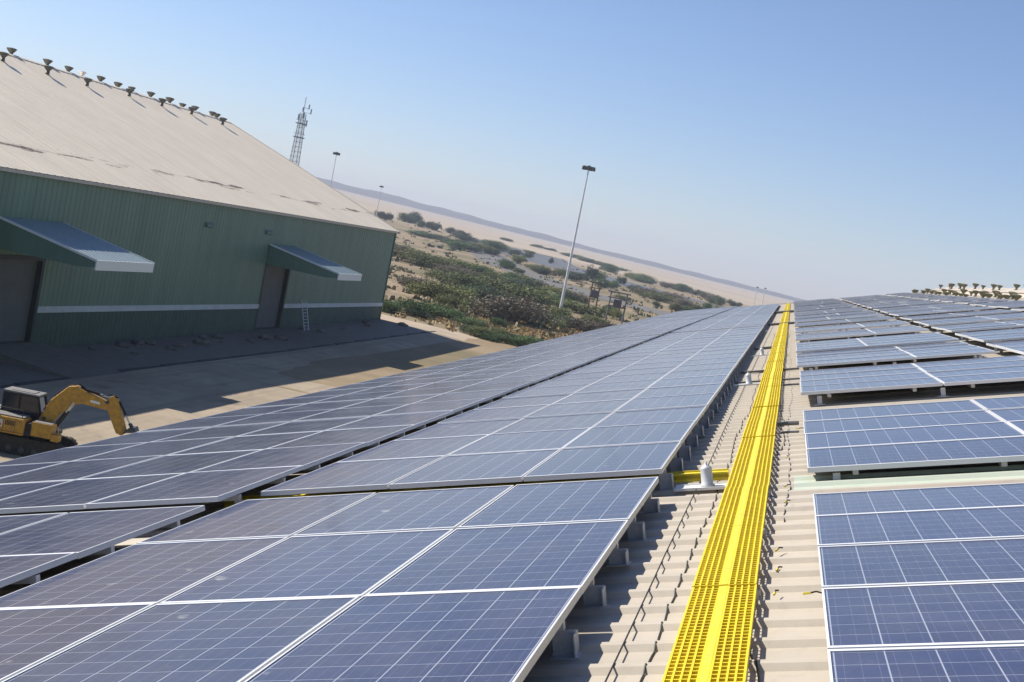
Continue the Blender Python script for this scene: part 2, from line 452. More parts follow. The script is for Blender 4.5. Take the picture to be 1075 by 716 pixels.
def wall(a, b, h):
    a, b = Vector(a), Vector(b); k.quad(a, b, b+down*h, a+down*h)
wall((X0+.5, Y0+.2, -.06), (X0+.5, Y1-.2, -.06), 12.5); wall((XR+20, Y0+.2, -12.4), (XR+20, Y1-.2, -12.4), 4)
E1 = [Vector((X0+.5, Y1-.2, -.06)), Vector((XR, Y1-.2, -.06)), Vector((XR+20, Y1-.2, -12.4))]
k.poly([*E1, E1[2]+down*6, E1[0]+down*12.5]); k.poly([p-Vector((0, Y1-Y0-.4, 0)) for p in [*E1, E1[2]+down*6, E1[0]+down*12.5]])
k.build('wall', M_GREEN, ROOFOBJ)
k = MB(); k.prism([(X0-.16, -.16), (X0-.16, .0), (X0-.13, .0), (X0-.13, -.13), (X0-.03, -.13), (X0-.03, -.03), (X0, -.03), (X0, -.16)], Y0, Y1)
k.build('gutter', M_CREAM, ROOFOBJ)
k = MB(); k.prism([(XR-.35, RH), (XR-.35, .05), (XR, .09), (XR+.35, -.16), (XR+.35, -.178), (XR, .07)], Y0, Y1)
k.build('ridge_cap', M_CREAM, ROOFOBJ)
k = MB(); k.prism([(XR-1.3, .02), (XR-1.2, .20), (XR-1.25, .22), (XR-.1, .30), (XR+.7, .10), (XR+.62, .06), (XR+.72, -.42)], 30, Y1-1.5); k.build('ridge_ventilator', M_CREAM, ROOFOBJ)
k = MB(); k.box(X0, XR, Y1, Y1+.06, -.12, .07); k.build('gable_trim', M_CREAM, ROOFOBJ)
# pale translucent sheets let into the roof between the tables
def skylight(x0, x1, y0, y1):
    k = MB(); p = rib_profile(y0, y1, RIB, .05, .03, RH); n = len(k.v)
    for y, z in p: k.v += [(x0, y, z+.005), (x1, y, z+.005)]
    for i in range(len(p)-1): k.f.append((2*i, 2*i+1, 2*i+3, 2*i+2)); k.m.append(0)
    k.build('skylight_sheet', M_SKYL, ROOFOBJ)
skylight(-.10, 3.0, Y0+RIB*54, Y0+RIB*55+.01)
skylight(3.2, 8.6, Y0+RIB*79, Y0+RIB*80+.01)
skylight(8.3, 9.6, Y0+RIB*190, Y0+RIB*198)

# ------------------------------------------------------------------ solar tables
def panel_meshes(nx, ny, w, h, name):
    """cell sheet and frame of one panel, local origin at its near left corner, top face at z=0"""
    lip = .026; sl = .0085; D = .036
    a = MB(); a.quad((sl, lip, -.004), (w-sl, lip, -.004), (w-sl, h-lip, -.004), (sl, h-lip, -.004), 0,
                     uv=[(-.06, -.06), (nx+.06, -.06), (nx+.06, ny+.06), (-.06, ny+.06)])
    a.quad((sl, lip, -.012), (sl, h-lip, -.012), (w-sl, h-lip, -.012), (w-sl, lip, -.012), 1)
    f = MB(); f.box(0, w, 0, lip, -D, 0); f.box(0, w, h-lip, h, -D, 0)
    f.box(0, sl, lip, h-lip, -D, 0); f.box(w-sl, w, lip, h-lip, -D, 0)
    return a.mesh('panel_'+name, [M_CELL, M_BACK]), f.mesh('frame_'+name, M_ALU)
TALL = panel_meshes(6, 10, .990, 1.650, 'portrait')
TALLB = panel_meshes(6, 10, 1.030, 1.650, 'wide_portrait')
WIDE = panel_meshes(10, 6, 1.553, .996, 'landscape')
WIDE2 = panel_meshes(10, 6, 1.655, 1.085, 'large_landscape')
WIDER = [panel_meshes(n, 6, w, .996, 'landscape_%d' % n) for n, w in ((10, 1.400), (9, 1.24), (11, 1.56), (8, 1.10), (12, 1.70))]
rnd = random.Random(11)
def table(label, x0, y0, h0, h1, cols, rows, kind, px, py, group, posts=(), rails_along='x', jitter=.003):
    """x0 near left corner on the roof, panel tops at eye height minus h0 (near edge) and h1 (far edge)"""
    L = rows*py; z0 = EYE-h0; tilt = math.asin((h0-h1)/L)
    base = on_roof(x0, y0)
    t = empty('solar_table', label, 'solar array', M=base, group=group)
    loc = Matrix.Translation((0, 0, z0)) @ Matrix.Rotation(tilt, 4, 'X')
    if isinstance(kind, list): s = rnd.choice(((0, 0, 1.414), (1, 2, 1.254), (2, 1, 1.574), (3, 4, 1.114), (4, 3, 1.714))); kinds = [kind[s[0]], kind[s[1]]]; xo = [0, s[2]]
    else: kinds = [kind]*cols; xo = [i*px for i in range(cols)]
    for j in range(rows):
        dz = rnd.uniform(-jitter, jitter); da = rnd.uniform(-.0022, .0016)
        for i in range(cols):
            cell, frame = kinds[i]
            p = link('solar_panel', cell, t)
            p.matrix_local = loc @ Matrix.Translation((xo[i]+rnd.uniform(-.003, .003), j*py+rnd.uniform(-.003, .003), dz+rnd.uniform(-.0015, .0015))) @ Matrix.Rotation(da+rnd.uniform(-.0012, .0012), 4, 'X') @ Matrix.Rotation(rnd.uniform(-.0016, .0016), 4, 'Y')
            q = link('frame', frame, p)
    W = cols*px
    if rails_along == 'x':
        r = MB()
        for j in range(rows):
            for f in (.24, .76):
                r.box(.02, W-.03, (j+f)*py-.02, (j+f)*py+.02, -.085, -.043, M=loc)
        r.build('mounting_rail', M_ALU, t)
    else:
        r = MB()
        for i in range(cols):
            for f in (.2, .8): r.box((i+f)*px-.02, (i+f)*px+.02, .10, L-.10, -.083, -.043, M=loc)
        r.build('mounting_rail', M_ALU, t)
    for (x, y) in posts:
        zt = z0 + math.tan(tilt)*y - .088
        g = MB(); zb = height_at(y0+y)
        if rails_along == 'x':      # open channel foot under the rail end
            g.box(x-.05, x+.05, y-.006, y+.006, zb, zt); g.box(x+.044, x+.05, y-.05, y+.044, zb, zt-.01); g.box(x-.06, x+.06, y-.05, y+.05, zb, zb+.005)
        else:
            g.box(x-.02, x+.02, y-.020, y+.020, zb, zt); g.box(x-.026, x+.026, y-.026, y-.020, zt-.08, zt+.03); g.box(x-.06, x+.06, y-.06, y+.06, zb, zb+.008)
        g.build('support_post', M_GALV, t)
    return t
ORD = 'first second third fourth fifth sixth seventh eighth ninth tenth eleventh twelfth thirteenth fourteenth fifteenth sixteenth seventeenth eighteenth nineteenth twentieth'.split()
PY = 1.664
def foot(rows, x): return [(x, (j+f)*PY) for j in range(rows) for f in (.24, .76)]
GA = 'solar tables left of the walkway'
xa = -4.00; pa = 1.008
table('three wide solar table nearest the camera, just left of the yellow walkway', xa, 8.90-5*PY, 1.225, 1.225, 3, 5, TALL, pa, PY, GA, foot(5, 2.99))
table('three wide solar table behind the short yellow cross plank and silver vent', xa, 9.14, 1.205, 1.225, 3, 20, TALL, pa, PY, GA, foot(20, 2.99))
table('farthest of the three wide solar tables beside the walkway, reaching the roof end', xa, 42.95, 1.215, 1.25, 3, 31, TALL, pa, PY, GA, foot(12, 2.99))
xb = -8.28; pb = 1.052
table('four wide solar table in the lower left corner, nearest along the eave', xb, 8.40-3*PY, 1.175, 1.175, 4, 3, TALLB, pb, PY, GA, foot(3, 4.18))
table('long four wide solar table beside the eave with the excavator beyond it', xb, 8.60, 1.155, 1.175, 4, 19, TALLB, pb, PY, GA, foot(19, 4.18))
table('four wide solar table along the eave in the middle distance', xb, 40.6, 1.165, 1.20, 4, 20, TALLB, pb, PY, GA, foot(6, 4.18))
table('farthest four wide solar table along the eave at the roof end', xb, 74.3, 1.19, 1.22, 4, 14, TALLB, pb, PY, GA)
GR = 'tilted solar tables right of the walkway'
def rposts(w, n=3): return [(.20+i*(w-.42)/(n-1), .10) for i in range(n)] + [(.20+i*(w-.42)/(n-1), 3.85) for i in range(n)]
PR = 1.010
table('deep blue solar table in the lower right corner, nearest right of the walkway', .02, 3.15, 1.10, 1.285, 2, 5, WIDE, 1.568, PR, GR, rposts(3.13), 'y', .002)
NEARY = [(9.47, 1.30, 1.305), (15.29, 1.235, 1.25), (19.93, 1.20, 1.235), (24.15, 1.20, 1.225), (29.35, 1.195, 1.235), (34.0, 1.20, 1.225), (38.5, 1.185, 1.225),
         (43.4, 1.195, 1.225), (47.8, 1.19, 1.225), (52.4, 1.19, 1.22), (56.9, 1.20, 1.23), (61.4, 1.19, 1.22), (66.0, 1.19, 1.225), (70.5, 1.2, 1.23), (75.0, 1.19, 1.22), (79.6, 1.19, 1.22),
         (84.1, 1.19, 1.22), (88.6, 1.19, 1.22), (93.2, 1.19, 1.22)]
for i, (y, a, b) in enumerate(NEARY):
    if i < 9:
        lab = 'raised solar table right of the yellow walkway, %s from the camera' % ORD[i+1]
        if i == 0: lab = 'raised solar table behind the pale green skylight strip, second right of the walkway'
    else: lab = 'small far solar table just right of the walkway towards the roof end'
    if i == 0: table(lab, 0.0, y, a, b, 2, 4, WIDE2, 1.672, 1.10, GR, rposts(3.34), 'y', .002)
    elif i < 2: table(lab, 0.0, y, a, b, 2, 4, WIDE, 1.568, PR, GR, rposts(3.13), 'y', .003)
    else: table(lab, -.03, y, a, b, 2, 4, WIDER, 1.414, PR, GR, rposts(2.83) if i < 12 else (), 'y', .006)
NY2 = [(19.5, 1.20, 1.23), (23.2, 1.20, 1.225), (27.7, 1.19, 1.235), (32.3, 1.20, 1.225), (36.8, 1.195, 1.235), (41.3, 1.19, 1.22), (45.8, 1.2, 1.225), (50.3, 1.19, 1.23), (54.9, 1.19, 1.22),
       (59.5, 1.195, 1.225), (64.2, 1.19, 1.22), (68.8, 1.195, 1.225), (73.5, 1.19, 1.22), (78.2, 1.19, 1.22), (82.9, 1.19, 1.22), (87.6, 1.19, 1.22), (92.3, 1.19, 1.22)]
for i, (y, a, b) in enumerate(NY2):
    if i == 0: y, n = 19.15, 4
    else: n = 4
    if i < 4: lab = 'raised solar table beyond the dark gap at the right edge, %s from the camera' % ORD[i]
    else: lab = 'distant solar table in the middle bank right of the dark diagonal gap'
    if i == 0: y = 18.9
    table(lab, 3.06, y, a, b, 2, n, WIDER, 1.414, PR, GR, rposts(2.83) if i < 10 else (), 'y', .006)
for i, (y, a, b) in enumerate(NY2):
    if i < 4: continue
    table('distant solar table in the last bank below the ridge vents', 6.08, y-.9, a-.01, b-.01, 1, 4, WIDE, 1.568, PR, GR, (), 'y', .008)

# ------------------------------------------------------------------ the yellow walkway
WX0, WX1, WZ = -.552, -.262, .08
SEC = 1.5
k = MB(); mid = (WX1-WX0)/2
nb = 5
for s in (0, 1):
    a = 0 if s == 0 else mid+.016; b = mid-.016 if s == 0 else WX1-WX0
    for i in range(nb):
        x = a + (b-a-.009)*i/(nb-1); wd = .008 if 0 < i < nb-1 else .009
        k.box(x, x+wd, 0, SEC, -.022, 0)
    ny = 31
    for j in range(ny):
        y = SEC*(j+.15)/ny
        k.box(a+.004, b-.004, y, y+.009, -.018, -.002)
GRATE = k.mesh('grating', M_YEL)
k = MB(); k.box(mid-.0155, mid+.0155, .002, SEC-.002, -.02, .001); STRIP = k.mesh('strip', M_YELD)
wk = empty('roof_walkway', 'long yellow grating walkway running up the cream roof between the solar tables', 'walkway', M=on_roof(WX0, 3.0, WZ))
nsec = int((Y1-.6-3.0)/SEC)
for i in range(nsec):
    g = link('grating_section', GRATE, wk); g.location = (rnd.uniform(-.004, .004), i*SEC, rnd.uniform(-.004, .006)); g.rotation_euler = (rnd.uniform(-.002, .002), rnd.uniform(-.006, .006), 0)
    st = link('centre_strip', STRIP, g)
for i in range(nsec+1):
    k = MB(); y = max(.05, i*SEC-.02)
    k.box(-.012, WX1-WX0+.012, y, y+.04, -.052, -.03); k.box(.0, .03, y, y+.04, -.085, -.05); k.box(WX1-WX0-.03, WX1-WX0, y, y+.04, -.085, -.05)
    k.build('support_bar', M_GALV, wk)
# side plank that crosses under the tables
k = MB(); k.box(-4.0, -.0, 0, .17, -.03, 0); k.box(-4.0, -.0, 0, .012, -.05, .012); k.box(-4.0, .0, .158, .17, -.05, .012)
for i in range(6): k.box(-3.8+i*.72, -3.74+i*.72, .02, .15, -.075, -.03)
o = k.build('cross_plank', M_YELD); o.matrix_world = on_roof(WX0-.02, 9.72, .078)
tag(o, 'short yellow plank leading left from the walkway under the panels', 'plank')
# silver weather caps on white flashing trays
k = MB(); k.box(-.20, .20, -.10, .10, 0, .012); k.box(-.20, .20, -.10, -.092, .012, .02); k.box(-.2, .2, .092, .1, .012, .02); TRAY = k.mesh('tray', M_WHITEP)
k = MB(); k.lathe([(.068, 0), (.068, .012), (.054, .02), (.054, .15), (.049, .165), (.030, .178), (.013, .186), (.009, .21), (.003, .215)], 18); CAP = k.mesh('cap', M_GALV); CAP.shade_smooth()
for i, (x, y, lab) in enumerate(((-.735, 9.40, 'silver pipe cap on a white tray beside the yellow cross plank'), (-.76, 19.3, 'silver pipe cap on a white tray, second along the walkway'),
                                 (-.75, 27.3, 'small far silver pipe cap left of the walkway'))):
    t = empty('pipe_cap', lab, 'roof vent', M=on_roof(x, y, RH), group='pipe caps beside the walkway')
    link('flashing_tray', TRAY, t); c = link('cap', CAP, t); c.location = (.03, .02, .012); c.scale = (.78, .78, .82)
# cables
def cable(label, x0, amp, y0, y1, r, off=.0, hug=True, step=.0634, grp='black cables on the roof', drift=0):
    k = MB(); pts = []; y = y0; dx = 0; v = 0
    while y < y1:
        v = v*.75 + rnd.gauss(0, amp*.5); dx = dx*.93 + v
        pts.append((x0+dx+drift*y, y, (height_at(y) if hug else RH)+r+off)); y += step
    k.tube(pts, r, 5); o = k.build('cable', M_BLACK); o.matrix_world = RM; tag(o, label, 'cable', grp); return o
cable('straight thin black cable lying on the roof ribs left of the walkway', -.786, .0012, 3.6, 54, .0038, .0, False, .317)
cable('black cable dipping into every roof trough close left of the walkway', -.648, .0035, 3.6, 40, .0042, drift=.0012)
cable('loopy black cable hugging the right edge of the walkway', -.240, .006, 3.6, 40, .0045)
cable('thin black cable between the walkway and the right hand tables', -.158, .004, 8.0, 42, .0035)
# loose yellow and black cable ties on the sheet
for i, (x, y, a) in enumerate(((-.195, 6.99, 1.2), (-.186, 6.5, 1.3), (-.19, 5.99, 1.4), (-.063, 5.99, .1), (-.158, 10.8, 1.4), (-.163, 9.23, 1.1), (-.08, 12.9, .3), (-.158, 8.55, 1.2))):
    k = MB(); k.tube([(0, 0, .006), (.035, .002, .008)], .0055, 5, 0); k.tube([(.035, .002, .008), (.06, .004, .012), (.085, -.004, .006)], .004, 5, 1)
    o = k.build('cable_tie', [M_YELD, M_BLACK]); o.matrix_world = on_roof(x, y, RH, a)
    tag(o, 'small yellow and black cable tie lying on the roof right of the walkway', 'cable tie', 'loose cable ties')
# dark conduits that cross from the walkway to the tables
for i, (x0, x1, y, r, lab) in enumerate(((-.25, -.05, 13.3, .022, 'thick dark conduit lying from the walkway towards the right tables'), (-.22, -.05, 12.6, .012, 'thin dark conduit in front of the thick one'),
        (-.95, .0, 22, .018, 'dark conduit crossing under the walkway beyond the second pipe cap'), (-.95, .0, 19.7, .014, 'dark conduit passing beside the second pipe cap'),
        (-.24, -.02, 18.6, .014, 'short dark conduit right of the walkway in the middle distance'), (-.95, -.3, 30.0, .03, 'dark conduit left of the far part of the walkway'),
        (-1.0, .0, 48.0, .04, 'thick dark conduit crossing the far part of the walkway'), (-1.0, .0, 68.0, .06, 'farthest dark conduit crossing near the roof end'))):
    k = MB(); k.tube([(x0, y, RH+r), ((x0+x1)/2, y+.03, RH+r), (x1, y, RH+r)], r, 8); o = k.build('conduit', M_CONDUIT); o.matrix_world = RM
    tag(o, lab, 'conduit', 'conduits across the roof')
# roof vents along our ridge
def vent_thing(m, label, size=1.0, group=None, base=None):
    t = empty('roof_vent', label, 'roof vent', M=base or Matrix(), group=group)
    k = MB(); k.lathe([(.30*size, 0), (.21*size, .10*size), (.20*size, .42*size)], 14); k.build('neck', m, t, True)
    k = MB(); k.lathe([(.19*size, .36*size), (.30*size, .50*size), (.52*size, .78*size), (.56*size, .80*size), (.56*size, .86*size), (.40*size, .93*size), (.06*size, .97*size)], 16)
    for i in range(16):
        a = 2*PI*i/16; c, s = math.cos(a), math.sin(a)
        k.quad((.22*size*c, .22*size*s, .41*size), (.31*size*c-.02*s, .31*size*s+.02*c, .50*size), (.53*size*c-.02*s, .53*size*s+.02*c, .78*size), (.50*size*c, .50*size*s, .79*size))
    k.build('hood', m, t)
    return t
upright = Matrix.Rotation(math.atan2(-_N.x, _N.z)*-1, 4, 'Y')
TILT = Matrix.Rotation(R(16), 4, 'Y')
rv = vent_thing(M_VENTR, 'olive brown funnel shaped vent in the row along our ridge', .31, 'vents along our own ridge', on_roof(8.3, 45.2, .02) @ TILT)
remember(rv)
for j, (x, y0, z, st_) in enumerate(((8.3, 47.8, .02, 2.8), (9.1, 49.1, .02, 3.0), (10.3, 48.5, .26, 3.4))):
    y = y0
    while y < 99:
        dup(rv, M=on_roof(x+rnd.uniform(-.2, .2), y, z) @ TILT @ Matrix.Scale(rnd.uniform(.8, 1.25), 4) @ Matrix.Rotation(rnd.uniform(-.08, .08), 4, 'X')); y += st_*rnd.uniform(.75, 1.25)
SHRUBS = [
    (0,-53.9,171.1,1.7,1.6),(0,-52.2,176.5,2.7,2.4),(0,-49.8,173.6,1.8,1.1),(0,-50.9,188.1,2.3,1.6),
    (0,-47.7,184.6,1.9,1.4),(0,-44.2,178.7,1.9,1.3),(0,-40.6,166.7,1.8,1.1),(0,-38.8,165.6,2,1.4),
    (0,-42.5,189.6,1.4,1.3),(0,-37.3,164.5,1.7,1.1),(0,-35.7,166.3,2,1.2),(0,-34.5,166.5,1.5,0.9),
    (0,-32.9,165.6,2,1.6),(1,-43.8,205.4,7,4),(1,-50.6,205.4,4,2.3),(1,-59.9,249,5.6,3),(1,-44.8,230.5,4.1,2.4),
    (1,-40.1,219.8,3.6,2.1),(1,-59.4,282,8.4,3.4),(1,-62.3,323.8,5.8,2.6),(1,-71.4,301.3,9,3.2),
    (1,-75.3,363.3,8.1,3),(1,-70.5,309.2,6.5,2.8),(2,-120.9,387.1,8.8,3.8),(2,-112.9,381.4,10.4,4),
    (2,-104.8,372.2,8.4,3.6),(2,-99.7,379.9,7.4,3.7),(2,-69,236.5,4.3,2.7),(2,-59.6,215.7,4.9,3.3),
    (2,-74.3,287.4,6.5,3.2),(2,-61,240.3,4.7,2.5),(2,-92.9,344.6,5.7,2.9),(2,-56.5,211.9,3.5,1.9),
    (3,-143.5,446.3,4.7,3),(3,-309,983,11.2,6.7),(3,-311.5,1011.3,8.4,8.4),(3,-300.7,895.3,5.4,6.1),
    (3,-303.2,922.4,2.8,6.3),(3,-275.9,943.8,5,5.7),(3,-275.2,956.7,5,6.5),(3,-281.6,940,5.7,5),
    (3,-267.7,968.5,5.8,4.4),(3,-253.4,938.7,6.3,4.9),(3,-223.9,748.7,11.3,2.8),(3,-213.9,751.8,10.2,2.8),
    (3,-197.4,724.8,10.9,3.3),(3,-177.7,667.3,10,4),(3,-176.3,605.3,1.8,1.4),(3,-173.1,614.4,1.8,1.4),
    (3,-170.4,627.8,1.9,1.4),(4,-222.6,851.5,10.2,5.1),(4,-177.3,702.5,10.5,4.7),(4,-198.7,817.6,9.8,5.5),
    (4,-206.6,883.2,8.6,4.6),(4,-167.2,699.7,4.7,3.7),(4,-140.9,646,5.8,4.3),(4,-120.4,528.6,4.3,3.9),
    (4,-111.8,513.8,2.7,1.9),(4,-176.5,788.3,6.4,4.1),(4,-198.3,937.5,7,2.1),(4,-159.3,743.7,2.2,2.8),
    (4,-116.6,582,6.9,3.4),(4,-109.3,563.4,5,2.9),(4,-154.1,802.3,2.4,4.2),(4,-92.6,378.8,6.8,3.4),
    (4,-84.7,362.3,5.4,3),(4,-81.3,319,5.7,2.9),(4,-83.6,398.9,6.5,2.7),(4,-290.2,1420.8,11.6,3.2),
    (4,-302.8,1317,8.8,2.9),(4,-284.6,1442.1,8.5,2.1),(5,-100.7,637.3,5.6,8),(5,-83.8,565.7,6.2,3.7),
    (5,-97.8,571.8,7.2,3.8),(5,-109.2,594.7,6.1,3.5),(5,-230,1299.3,13.4,3.8),(5,-204.7,1220.8,12.6,3.6),
    (5,-193.2,1219.2,12.5,3.6),(5,-181.5,1215.9,12.5,3.6),(5,-170,1212.6,10.6,2.7),(5,-141.2,975,9.3,5.7),
    (5,-94,704.5,2.6,5.1),(5,-121.1,934.9,6.8,4.1),(5,-107.8,890.4,7.8,3.9),(5,-87.3,625.3,2.7,2.7),
    (5,-74.5,606.1,5.7,3.1),(6,-64.7,351.6,5.2,2.6),(6,-59.6,347.4,4.1,2.3),(6,-47.8,287.4,5.9,2.3),
    (6,-54.6,305,3.6,2),(6,-38.9,231.1,2.9,1.5),(6,-35,222.5,3.9,2),(6,-36.5,246.6,3.6,1.8),(6,-45,318.5,1.9,2.1),
    (6,-39.9,294.9,2.2,2.2),(6,-33.2,237.4,2.8,1.6),(6,-38.9,216.8,2.1,1.4),(6,-39.3,205.1,1.5,0.9),
    (7,-113.3,958,8.4,4.9),(7,-91.4,906.3,8.5,3.9),(7,-80.2,901.4,9.1,5.2),(7,-69.1,888,5.8,3.8),
    (7,-61,850.4,6.1,4.3),(7,-51.3,791.5,5.7,4.6),(7,-42.8,737.7,5.3,4.8),(7,-40.7,821,4.1,3.5),
    (7,-40.8,453,3.6,3),(7,-44.6,528.6,5,3.4),(7,-37.2,461.7,3.7,2.3),(7,-35.5,496,4.3,2.9),(7,-57,545.4,7.9,3.2),
    (7,-66.3,575.7,7.5,3.8),(7,-38.8,584.4,4.2,2.9),(7,-48.4,463.6,2,1.7),(7,-61.4,462.3,3.4,1.4),
    (7,-64.2,650.4,6.6,2.4),
]

# ------------------------------------------------------------------ the green warehouse across the yard
WX, WYA, WYB, EZ, RX, RZ = -50.4, 12.0, 157.5, 11.35, -75.5, 20.75
WH = empty('green_warehouse', 'long green ribbed warehouse with a big beige roof, two awnings and a white stripe', 'warehouse', loc=(WX, 88, 0))
bpy.context.view_layer.update()
def wpart(k, name, m, parent=None, smooth=False):
    o = k.build(name, m, None, smooth); p = parent or WH
    bpy.context.view_layer.update(); o.parent = p; o.matrix_parent_inverse = p.matrix_world.inverted(); return o
DOORS = ((74.9, 81.2, 5.45), (118.9, 125.3, 6.05))
def ribwall(k, ya, yb, za, zb, x=WX, d=.035, pitch=.62):
    y = ya; pts = []
    while y < yb-.01:
        for a, h in ((0, 0), (pitch-.20, 0), (pitch-.15, d), (pitch-.05, d)):
            if y+a <= yb: pts.append((y+a, h))
        y += pitch
    pts.append((yb, 0)); n = len(k.v)
    for y, h in pts: k.v += [(x+h, y, za), (x+h, y, zb)]
    for i in range(len(pts)-1): k.f.append((n+2*i, n+2*i+2, n+2*i+3, n+2*i+1)); k.m.append(0)
STRIPEZ = (1.68, 2.12)
k = MB(); kd = MB(); ks = MB()
segs = [(WYA, DOORS[0][0]), (DOORS[0][1], DOORS[1][0]), (DOORS[1][1], WYB)]
for a, b in segs:
    ribwall(k, a, b, STRIPEZ[1]-.02, 6.3); ribwall(kd, a, b, -2.6, STRIPEZ[0]+.02, WX+.02, .035)
    ks.box(WX, WX+.10, a+.02, b-.02, STRIPEZ[0], STRIPEZ[1])
for a, b, z in DOORS: ribwall(k, a, b, z, 6.3)
ribwall(k, WYA, WYB, 6.3, EZ)
# ribbed side, gables and the far side
k.poly([(WX, WYB, -2.6), (2*RX-WX, WYB, -2.6), (2*RX-WX, WYB, EZ), (RX, WYB, RZ-.05), (WX, WYB, EZ)])
k.poly([(WX, WYA, -2.6), (2*RX-WX, WYA, -2.6), (2*RX-WX, WYA, EZ), (RX, WYA, RZ-.05), (WX, WYA, EZ)])
k.quad((2*RX-WX, WYA, -2.6), (2*RX-WX, WYB, -2.6), (2*RX-WX, WYB, EZ), (2*RX-WX, WYA, EZ))
wpart(k, 'wall', M_GREEN); wpart(kd, 'plinth', M_GREEND); wpart(ks, 'stripe', M_STRIPE)
sl_ = (RZ-EZ)/(WX-RX)
k = MB()
for s in (1, -1):
    p = rib_profile(WYA-.3, WYB+.35, .9, .10, .08, .025); n = len(k.v)
    for y, z in p:
        k.v.append((RX + s*(WX-RX+.45), y, EZ-.45*sl_+.06+z)); k.v.append((RX, y, RZ+.06+z))
    for i in range(len(p)-1): k.f.append((n+2*i, n+2*i+1, n+2*i+3, n+2*i+2)); k.m.append(0)
rf = wpart(k, 'roof', M_ROOF2)
k = MB(); k.prism([(RX-.5, RZ-.10), (RX-.5, RZ-.05), (RX, RZ+.12), (RX+.5, RZ-.05), (RX+.5, RZ-.10), (RX, RZ+.06)], WYA-.3, WYB+.35)
wpart(k, 'ridge_cap', M_ROOF2, rf)
k = MB()
k.box(WX+.28, WX+.48, WYA-.3, WYB+.35, EZ-.36, EZ-.14); wpart(k, 'gutter', M_CREAM)
k = MB(); k.box(WX-.12, WX+.11, WYB-.16, WYB+.06, -2.4, EZ-.05); wpart(k, 'corner_trim', mat('corner_trim_green', (.10, .15, .125), .5))
k = MB(); k.prism([(WX+.46, EZ-.36), (WX+.46, EZ-.06), (RX, RZ+.10), (RX, RZ-.2)], WYB+.36, WYB+.42); wpart(k, 'gable_trim', M_CREAM)
for i, (a, b, z) in enumerate(DOORS):
    k = MB(); y = -1.2
    zs = -.35
    while zs < z-.02:
        ze = min(z, zs+.16); k.quad((WX-.34, a, zs), (WX-.34, b, zs), (WX-.31, b, ze), (WX-.31, a, ze)); k.quad((WX-.31, a, ze), (WX-.31, b, ze), (WX-.34, b, ze), (WX-.34, a, ze)); zs = ze
    d = wpart(k, 'door', M_SHUT)
    k = MB(); k.box(WX-.40, WX+.09, a-.02, a+.22, -.4, z); k.box(WX-.40, WX+.09, b-.30, b+.02, -.4, z); k.box(WX-.40, WX+.12, a, b, z-.12, z+.15); k.box(WX-.4, WX+.02, a, b, -.6, -.36)
    wpart(k, 'door_frame', M_JAMB, d)
    # loading ramp
    zg = land(WX+10, (a+b)/2)
    k = MB(); k.prism([(WX+.1, -2.5), (WX+.1, -.38), (WX+1.2, -.40), (WX+7.5, zg+.05), (WX+7.5, -2.5)], a-.4, b+.5); o = wpart(k, 'ramp', M_CONC)
AW = ((75.1, 82.5, -43.05, 6.62), (118.9, 125.5, -42.9, 6.62))
for i, (a, b, xf, zf) in enumerate(AW):
    zw = 8.05; n = 14
    k = MB(); k.prism([(WX+.07, zw-.05), (WX+.07, zw), (xf, zf), (xf, zf-.05)], a, b); 
    for j in range(n+1):
        y = a + (b-a-.05)*j/n; k.prism([(WX+.08, zw), (WX+.08, zw+.03), (xf, zf+.03), (xf, zf)], y+.01, y+.04)
    aw = wpart(k, 'awning', M_AWN)
    k = MB(); k.box(xf-.02, xf+.06, a-.04, b+.04, zf-.62, zf+.02)
    for y in (a-.07, b+.03):
        k.prism([(WX+.07, zw-.10), (WX+.07, zw+.07), (xf+.06, zf+.07), (xf+.06, zf-.10)], y, y+.05)
    wpart(k, 'edge_trim', M_AWNW, aw)
    for y in (a+.02, b-.06):
        k = MB(); k.prism([(WX+.07, zw-2.0), (WX+.07, zw-.06), (xf-.04, zf-.06), (xf-.04, zf-.45), (xf-1.2, zf-.62)], y, y+.04)
        wpart(k, 'side_cheek', M_GREEN, aw)
    k = MB()
    for j in range(4):
        y = a+.3+(b-a-.6)*j/3; k.prism([(WX+.1, zw-.35), (WX+.1, zw-.08), (xf-.03, zf-.08), (xf-.03, zf-.5), (xf-.25, zf-.28)], y, y+.10)
    k.box(xf-1.2, xf-1.1, a+.06, b-.06, zf-.35, zf-.1)
    wpart(k, 'bracket', M_AWNW, aw)
for y in (104.5, 117.4):      # small louvre hoods high on the wall
    k = MB(); k.prism([(WX+.03, 8.95), (WX+.03, 9.4), (WX+.28, 9.15), (WX+.28, 9.05)], y, y+1.4); wpart(k, 'louvre_hood', M_GREEN)
# funnel vents in rows along its ridge
VENTS = [(-76,111),(-72.6,105),(-76,117),(-72.6,112.1),(-76,120.8),(-76,127),(-72.6,119.1),(-76,133.7),(-73.4,128.8),(-76,138),(-76,142.6),(-73.4,136.1),
         (-76,149.2),(-73.7,144),(-76,154),(-76.2,155.8),(-73.2,151.5),(-76.2,131),(-76.2,146.3)]
lv = None
for i, (x, y) in enumerate(VENTS):
    z = RZ+.1-abs(x-RX)*sl_
    row = x > -75
    lab = 'dark funnel shaped roof vent in the lower row below the ridge of the green warehouse' if row else 'dark funnel shaped roof vent standing on the ridge line of the green warehouse'
    Mv = Matrix.Translation((x, y, z))
    if lv is None: lv = remember(vent_thing(M_VENT, lab, .88, 'vents on the roof of the green warehouse', Mv))
    else: dup(lv, M=Mv @ Matrix.Rotation(rnd.uniform(0, 6), 4, 'Z') @ Matrix.Rotation(rnd.uniform(-.07, .07), 4, 'X') @ Matrix.Scale(rnd.uniform(.9, 1.08), 4), label=lab)
